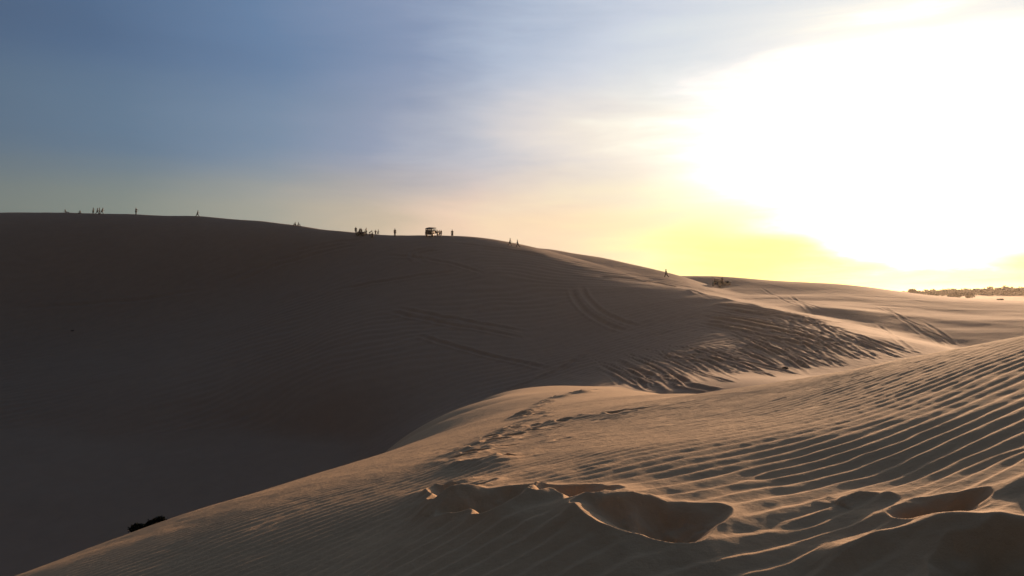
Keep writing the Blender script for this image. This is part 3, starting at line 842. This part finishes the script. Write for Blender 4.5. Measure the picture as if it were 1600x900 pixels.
def wheel(parent, cx, cy, cz, w=.24, r=.38, name='wheel'):
    bm = bmesh.new(); s = w / 2
    b_lathe_x(bm, [(-s*.9, r*.55), (-s, r*.80), (-s*.8, r*.95), (-s*.4, r), (s*.4, r), (s*.8, r*.95), (s, r*.80), (s*.9, r*.55)], (0, 0, 0), 28)
    for k in range(22):      # tread blocks
        a = 2 * math.pi * k / 22
        M = Matrix.Rotation(a, 4, 'X') @ Matrix.Translation((0, 0, r))
        b_box(bm, -s*.75, s*.75, -.022, .022, -.01, .018, mat=M)
    hub = empty(name, (cx, cy, cz)); hub.parent = parent
    obj('tyre', bm, m_rubber, hub)
    bm = bmesh.new()
    b_lathe_x(bm, [(-s*.93, r*.18), (-s*.93, r*.50), (-s*.7, r*.56), (s*.7, r*.56), (s*.93, r*.50), (s*.93, r*.18)], (0, 0, 0), 20)
    obj('rim', bm, m_steel, hub)
    return hub

def make_car(body_mat, label, group):
    t = empty('off_road_car', (0, 0, 0)); tag(t, label, 'car', group)
    # tub: y is forward, rear at y = -1.85
    bm = bmesh.new()
    b_box(bm, -.72, .72, -1.80, .55, .50, .62, .02)                       # floor
    b_box(bm, -.78, -.72, -1.80, -.45, .62, 1.08, .015); b_box(bm, .72, .78, -1.80, -.45, .62, 1.08, .015)   # sides behind the doors
    b_box(bm, -.78, .78, -1.86, -1.80, .50, 1.08, .015)                   # tail panel
    b_prism(bm, [(-.45, .62), (.55, .62), (.55, 1.08), (.42, 1.06), (.25, .84), (-.30, .80), (-.45, 1.0)], -.78, -.72)
    b_prism(bm, [(-.45, .62), (.55, .62), (.55, 1.08), (.42, 1.06), (.25, .84), (-.30, .80), (-.45, 1.0)], .72, .78)
    b_box(bm, -.76, .76, .52, .60, .55, 1.12, .01)                        # dash bulkhead
    obj('body', bm, body_mat, t)
    bm = bmesh.new()
    b_prism(bm, [(.60, .62), (1.75, .62), (1.75, .98), (1.68, 1.04), (.60, 1.12)], -.50, .50)
    obj('bonnet', bm, body_mat, t, False)
    bm = bmesh.new(); b_box(bm, -.52, .52, 1.75, 1.80, .58, 1.02, .015)
    for k in range(7): b_box(bm, -.30 + k*.092, -.25 + k*.092, 1.80, 1.812, .66, .94)
    obj('grille', bm, body_mat, t)
    for sx in (-1, 1):
        bm = bmesh.new()
        b_prism(bm, [(.62, .66), (.86, .96), (1.78, .96), (1.86, .80), (1.83, .80), (1.74, .93), (.90, .93), (.66, .63)], min(sx*.50, sx*.84), max(sx*.50, sx*.84))
        obj('mudguard', bm, body_mat, t, False)
        bm = bmesh.new()
        b_prism(bm, [(-1.80, .84), (-1.66, .92), (-1.02, .92), (-.84, .70), (-.87, .68), (-1.04, .89), (-1.64, .89), (-1.78, .81)], min(sx*.78, sx*.88), max(sx*.78, sx*.88))
        obj('mudguard', bm, body_mat, t, False)
        bm = bmesh.new(); b_lathe_x(bm, [(-.035, .05), (-.03, .085), (.03, .09)], (0, 0, 0), 18)
        o = obj('headlight', bm, m_lamp, t); o.rotation_euler = (0, 0, R(90)); o.location = (sx*.37, 1.83, .82)
        bm = bmesh.new(); b_box(bm, sx*.68 - .05, sx*.68 + .05, -1.885, -1.86, .74, .88, .01); obj('tail_light', bm, m_red, t)
        bm = bmesh.new(); b_tube(bm, [(sx*.76, .60, 1.12), (sx*.92, .62, 1.24)], .012)
        b_box(bm, sx*.93 - .07, sx*.93 + .07, .61, .64, 1.18, 1.34, .012); obj('mirror', bm, m_canvas, t)
        for yy in (-1.25, 1.25): wheel(t, sx*.70, yy, .39)
        for yy, nm in ((-.15, 'front_seat'), (-1.10, 'rear_seat')):
            bm = bmesh.new(); b_box(bm, sx*.36 - .24, sx*.36 + .24, yy - .25, yy + .22, .66, .84, .05)
            b_box(bm, sx*.36 - .24, sx*.36 + .24, yy - .36, yy - .24, .78, 1.30, .05); obj(nm, bm, m_vinyl, t)
    bm = bmesh.new(); b_box(bm, -.80, .80, -1.98, -1.88, .48, .62, .015); obj('bumper', bm, m_steel, t)
    bm = bmesh.new(); b_box(bm, -.80, .80, 1.84, 1.94, .48, .62, .015); obj('bumper', bm, m_steel, t)
    w = wheel(t, -.1, -1.99, .98, .20, .36, 'spare_wheel'); w.rotation_euler = (0, 0, R(90))
    bm = bmesh.new(); b_lathe_x(bm, [(-.012, .19), (-.012, .17), (.012, .17), (.012, .19)], (0, 0, 0), 20); b_tube(bm, [(0, 0, 0), (.10, .0, 0)], .02)
    b_box(bm, -.008, .008, -.18, .18, -.012, .012)
    o = obj('steering_wheel', bm, m_canvas, t); o.location = (-.36, .30, 1.14); o.rotation_euler = (0, R(-25), R(90))
    bm = bmesh.new()
    for a, b in (((-.70, .58, 1.12), (-.66, .42, 1.72)), ((.70, .58, 1.12), (.66, .42, 1.72)), ((-.66, .42, 1.72), (.66, .42, 1.72)), ((-.70, .58, 1.12), (.70, .58, 1.12)), ((0, .58, 1.12), (0, .42, 1.72))):
        b_tube(bm, [a, b], .024)
    o = obj('windscreen_frame', bm, body_mat, t)
    bm = bmesh.new(); vs = [bm.verts.new(v) for v in ((-.68, .575, 1.13), (.68, .575, 1.13), (.65, .42, 1.71), (-.65, .42, 1.71))]; bm.faces.new(vs)
    r = bmesh.ops.extrude_face_region(bm, geom=bm.faces[:]); bmesh.ops.translate(bm, vec=(0, .008, .002), verts=[v for v in r['geom'] if isinstance(v, bmesh.types.BMVert)])
    obj('windscreen', bm, m_glass, o, False)
    bm = bmesh.new()
    for sx in (-1, 1):
        b_tube(bm, [(sx*.70, -.42, 1.06), (sx*.68, -.42, 1.72)], .03); b_tube(bm, [(sx*.70, -1.78, 1.06), (sx*.67, -1.72, 1.72)], .03)
        b_tube(bm, [(sx*.68, -1.72, 1.72), (sx*.67, .42, 1.74)], .026)
    b_tube(bm, [(-.68, -.42, 1.74), (.68, -.42, 1.74)], .03); b_tube(bm, [(-.67, -1.72, 1.74), (.67, -1.72, 1.74)], .03)
    obj('roll_cage', bm, m_canvas, t)
    bm = bmesh.new()
    b_prism(bm, [(-1.84, 1.60), (-1.80, 1.80), (-1.0, 1.86), (.1, 1.85), (.50, 1.78), (.50, 1.74), (.1, 1.79), (-1.0, 1.80), (-1.76, 1.75), (-1.80, 1.60)], -.76, .76)
    for sx in (-1, 1): b_box(bm, min(sx*.76, sx*.735), max(sx*.76, sx*.735), -1.80, -1.66, 1.06, 1.78, .008)
    b_box(bm, -.74, .74, -1.85, -1.82, 1.08, 1.48, .008)
    for sx in (-1, 1): b_box(bm, min(sx*.762, sx*.742), max(sx*.762, sx*.742), -1.66, -.45, 1.08, 1.46, .008)                       # lower half of the canvas back
    obj('canvas_roof', bm, m_canvas, t, False)
    return t

def stand_on_ground(o, x, y, yaw, half=1.25, wid=.7, sink=.02):
    c, s = math.cos(yaw), math.sin(yaw)
    f = Vector((-s, c, 0)); r = Vector((c, s, 0))
    P = {}
    for i in (-1, 1):
        for j in (-1, 1):
            q = Vector((x, y, 0)) + f * half * i + r * wid * j
            P[i, j] = Vector((q.x, q.y, ground_z(q.x, q.y)))
    fw = ((P[1, 1] + P[1, -1]) - (P[-1, 1] + P[-1, -1])).normalized()
    rt = ((P[1, 1] + P[-1, 1]) - (P[1, -1] + P[-1, -1])).normalized()
    up = rt.cross(fw).normalized(); rt = fw.cross(up)
    M = Matrix((rt, fw, up)).transposed()
    o.rotation_euler = M.to_euler()
    c0 = sum(P.values(), Vector()) / 4
    o.location = c0 - up * sink

m_pa = paint('dark_green_paint', (.016, .02, .014)); m_pb = paint('dark_brown_paint', (.02, .014, .011))
car_a = make_car(m_pa, 'dark open off-road car with canvas roof, seen from behind on top of the dune', 'off-road cars on the dunes')
P = hit([(675, 369.2)])[0]
stand_on_ground(car_a, P[0], P[1] + .6, R(-20), sink=-.02)
car_b = copy_tree(car_a)
tag(car_b, 'dark off-road car parked in the sandy dip, person standing at its right', 'car', 'off-road cars on the dunes')
P = hit([(1120, 448.5)])[0]
stand_on_ground(car_b, P[0], P[1] + .5, R(-10), sink=0.0)

def make_quad():
    t = empty('quad_bike', (0, 0, 0)); tag(t, 'low dark quad bike parked on the sand right of the lower car', 'quad bike')
    bm = bmesh.new()
    b_prism(bm, [(-.75, .42), (-.80, .62), (-.55, .74), (-.1, .70), (.15, .78), (.45, .84), (.80, .70), (.86, .50), (.5, .36), (-.4, .34)], -.17, .17)
    obj('body', bm, m_pb, t, False)
    bm = bmesh.new(); b_box(bm, -.16, .16, -.62, .14, .72, .84, .05); obj('seat', bm, m_vinyl, t)
    for sx in (-1, 1):
        for yy in (-.58, .60):
            wheel(t, sx*.43, yy, .30, .24, .30)
            bm = bmesh.new()
            b_prism(bm, [(yy - .40, .50), (yy - .30, .66), (yy, .70), (yy + .30, .66), (yy + .40, .50), (yy + .37, .49), (yy + .28, .62), (yy, .66), (yy - .28, .62), (yy - .37, .49)], min(sx*.18, sx*.56), max(sx*.18, sx*.56))
            obj('mudguard', bm, m_pb, t, False)
    bm = bmesh.new(); b_tube(bm, [(0, .52, .70), (0, .34, .98)], .03); b_tube(bm, [(-.40, .22, 1.02), (-.18, .32, 1.0), (0, .34, .98), (.18, .32, 1.0), (.40, .22, 1.02)], .018)
    obj('handlebar', bm, m_canvas, t)
    for y0, y1, z in ((.50, .88, .86), (-.95, -.55, .80)):
        bm = bmesh.new()
        for k in range(5): b_tube(bm, [(-.28, y0 + k*(y1-y0)/4, z), (.28, y0 + k*(y1-y0)/4, z)], .012)
        for sx in (-.28, .28): b_tube(bm, [(sx, y0, z), (sx, y1, z)], .014)
        for sx in (-.12, .12): b_tube(bm, [(sx, (y0+y1)/2, z), (sx, (y0+y1)/2, z - .14)], .014)
        obj('rack', bm, m_steel, t)
    bm = bmesh.new(); b_lathe_x(bm, [(-.03, .05), (-.02, .07), (.03, .07)], (0, 0, 0), 14); o = obj('headlight', bm, m_lamp, t); o.rotation_euler = (0, 0, R(90)); o.location = (0, .87, .66)
    return t
q = make_quad(); P = hit([(1136, 446)])[0]; stand_on_ground(q, P[0], P[1] + .8, R(-80), .58, .43)

q2 = copy_tree(q); tag(q2, 'quad bike hidden in the dense group of people on the crest', 'quad bike', 'quad bikes on the dunes'); q['group'] = 'quad bikes on the dunes'
P = hit([(565.2, max(366.4, skyline(565.2) + 1.2))])[0]; stand_on_ground(q2, P[0], P[1] - .9, R(80), .58, .43)

# ------------------------------------------------------------------ vegetation
def leaf_mesh(name, pts, size, mat, seed=1, flat=.5):
    rs = np.random.RandomState(seed); n = len(pts)
    a = rs.normal(size=(n, 3)); a /= np.linalg.norm(a, axis=1)[:, None]
    b = np.cross(a, rs.normal(size=(n, 3))); b /= np.linalg.norm(b, axis=1)[:, None]
    s = size * (0.6 + .8 * rs.rand(n))[:, None]
    P = np.asarray(pts)
    V = np.stack([P - a * s, P - b * s * flat, P + a * s, P + b * s * flat], 1).reshape(-1, 3)
    F = np.arange(4 * n).reshape(n, 4)
    return mesh_from(name, V, F, mat)
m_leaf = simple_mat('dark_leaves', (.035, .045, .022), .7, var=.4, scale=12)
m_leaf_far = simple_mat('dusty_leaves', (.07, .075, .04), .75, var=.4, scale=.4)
m_bark = simple_mat('bark', (.06, .045, .03), .9, scale=20, bump=.4)

def clump_points(rs, centres, n):
    out = []
    for c, r in centres:
        k = max(4, int(n * r[0] * r[2]))
        d = rs.normal(size=(k, 3)); d /= np.linalg.norm(d, axis=1)[:, None]
        rad = rs.rand(k) ** .45
        out.append(np.asarray(c) + d * rad[:, None] * np.asarray(r) * (1 + .12 * rs.normal(size=(k, 1))))
    return np.concatenate(out)

# the dark bush whose top shows over the edge of the near dune
u, w = ray(228, 822)
tb = 10.5
rs = np.random.RandomState(5)
gx, gy = float(u) * tb, tb; gz = ground_z(gx, gy)
bush = empty('bush', (gx, gy, gz)); tag(bush, 'black-looking rounded bush peeping over the left edge of the near dune', 'bush')
top = float(ray(232, 805)[1]) * tb - gz
cs = []
for k in range(34):
    ax = rs.uniform(-.24, .26); f = rs.rand()
    hz_ = top - .10 - (.10 if ax < -.05 else 0) - .35 * max(0, -ax - .05) - f * .7
    cs.append(((ax * (1 + .6 * f), rs.uniform(-.3, .3), hz_), (.10, .10, .085)))
pts = clump_points(rs, cs, 60000)
pts = pts[pts[:, 2] < top - .0]
m_leaf_dark = simple_mat('blackish_leaves', (.010, .013, .008), .95, var=.3)
m_leaf_dark.node_tree.nodes['Principled BSDF'].inputs['Specular IOR Level'].default_value = .05
o = leaf_mesh('crown', pts, .020, m_leaf_dark, 3); o.parent = bush
bm = bmesh.new()
for k in range(9):
    c = cs[k][0]; b_tube(bm, [(0, 0, -.1), (c[0]*.4, c[1]*.4, c[2]*.5), (c[0], c[1], c[2])], [.03, .018, .006], 6)
obj('trunk', bm, m_bark, bush)

# far wood along the right horizon
rs = np.random.RandomState(9); W_pts = []; stems = bmesh.new()
for k in range(620):
    px = rs.uniform(1385, 1900); t = rs.uniform(520, 740)
    u, w = ray(px, 460); x = float(u) * t; z = base_height(np.array([x]), np.array([t]))[0][0]
    hgt = (2.8 + 4.6 * min(max((px - 1385) / 215, 0), 1) ** .8) * rs.uniform(.7, 1.05) * (t / 640)
    cs = []
    for j in range(6):
        r_ = hgt * rs.uniform(.26, .46)
        cs.append(((x + rs.normal() * hgt * .35, t + rs.normal() * hgt * .35, z + hgt * rs.uniform(.15, .78)), (r_, r_, r_ * .7)))
    W_pts.append(clump_points(rs, cs, 9))
    b_tube(stems, [(x, t, z - .3), (x, t, z + hgt * .6)], [.18, .08], 5)
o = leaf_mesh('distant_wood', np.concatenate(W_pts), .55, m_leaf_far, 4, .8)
o['kind'] = 'stuff'; o['label'] = 'hazy low wood along the far right horizon'
sm = bpy.data.meshes.new('stems'); stems.to_mesh(sm); stems.free(); st = obj('trunks', sm, m_bark, o); st['kind'] = 'stuff'

LONE = [(1424, 456.5, 5.0, 430, 'small round bush at the left end of the far wood'),
        (1456, 460.0, 4.0, 420, 'low bush on the pale sand strip, below the left end of the far wood'),
        (1490, 464.5, 8.5, 440, 'dark bush before the far wood, left one of two close together'),
        (1515, 465.5, 9.0, 440, 'dark bush before the far wood, right one of two close together'),
        (1563, 472.0, 3.6, 186, 'small flat bush on the dune line at the right, below the far wood')]
for i, (px, py, hp, t, lab) in enumerate(LONE):
    u, w = ray(px, py); x = float(u) * t; z = base_height(np.array([x]), np.array([float(t)]))[0][0]
    hgt = float(ray(px, py - hp)[1]) * t - z
    hgt = max(hgt, hp * t / FPX)
    b = empty('bush', (x, t, z)); tag(b, lab, 'bush', 'bushes along the right horizon')
    rs = np.random.RandomState(40 + i); wd = hp * 1.25 * t / FPX
    cs = [((rs.normal() * wd * .4, rs.normal() * wd * .4, hgt * rs.uniform(.45, .80)), (wd * .35, wd * .35, hgt * .22)) for _ in range(10)]
    o = leaf_mesh('crown', clump_points(rs, cs, 900 / wd / hgt), .10 * hgt + .05, m_leaf, 60 + i, .8); o.parent = b
    bm = bmesh.new()
    for k in range(4): b_tube(bm, [(0, 0, -.2), (cs[k][0][0]*.5, cs[k][0][1]*.5, hgt*.3), cs[k][0]], [.10, .06, .03], 6)
    obj('trunk', bm, m_bark, b)

# stones
m_stone = simple_mat('dark_stone', (.05, .045, .04), .85, var=.3, scale=8, bump=.4)
for i, (px, py, s, lab) in enumerate(((113, 518, .20, 'small dark stone alone on the shaded big dune at the left'),
                                      (1227, 577.5, .22, 'small dark stone lying among the wheel tracks on the saddle'))):
    P = hit([(px, py)])[0]
    bm = bmesh.new(); bmesh.ops.create_icosphere(bm, subdivisions=3, radius=1)
    for v in bm.verts:
        n = v.co.copy(); k = 1 + .22 * math.sin(n.x * 3.1 + i * 2) * math.cos(n.y * 2.7) + .12 * math.sin(n.z * 6 + n.x * 5)
        v.co = Vector((n.x * s * 1.5 * k, n.y * s * k, n.z * s * .6 * k + s * .3))
    o = obj('stone', bm, m_stone); o.location = (P[0], P[1], ground_z(P[0], P[1])); tag(o, lab, 'stone')

# ------------------------------------------------------------------ haze
def box_mesh(name, x0, x1, y0, y1, z0, z1):
    me = bpy.data.meshes.new(name)
    v = [(x, y, z) for x in (x0, x1) for y in (y0, y1) for z in (z0, z1)]
    f = [(0, 1, 3, 2), (4, 6, 7, 5), (0, 4, 5, 1), (2, 3, 7, 6), (0, 2, 6, 4), (1, 5, 7, 3)]
    me.from_pydata(v, [], f); me.update()
    o = bpy.data.objects.new(name, me); col.objects.link(o); return o
hz = box_mesh('haze', -6100, 6100, -6100, 6100, -75, 34)
hz['kind'] = 'stuff'; hz['label'] = 'thin warm evening haze lying over the whole dune field'
hm = bpy.data.materials.new('haze_air'); hm.use_nodes = True
ht = hm.node_tree; ht.nodes.clear()
pv = ht.nodes.new('ShaderNodeVolumePrincipled'); ho = ht.nodes.new('ShaderNodeOutputMaterial')
pv.inputs['Color'].default_value = (.95, .88, .80, 1)
pv.inputs['Density'].default_value = 0.00008
pv.inputs['Anisotropy'].default_value = 0.68
ht.links.new(pv.outputs[0], ho.inputs['Volume'])
hz.data.materials.append(hm)
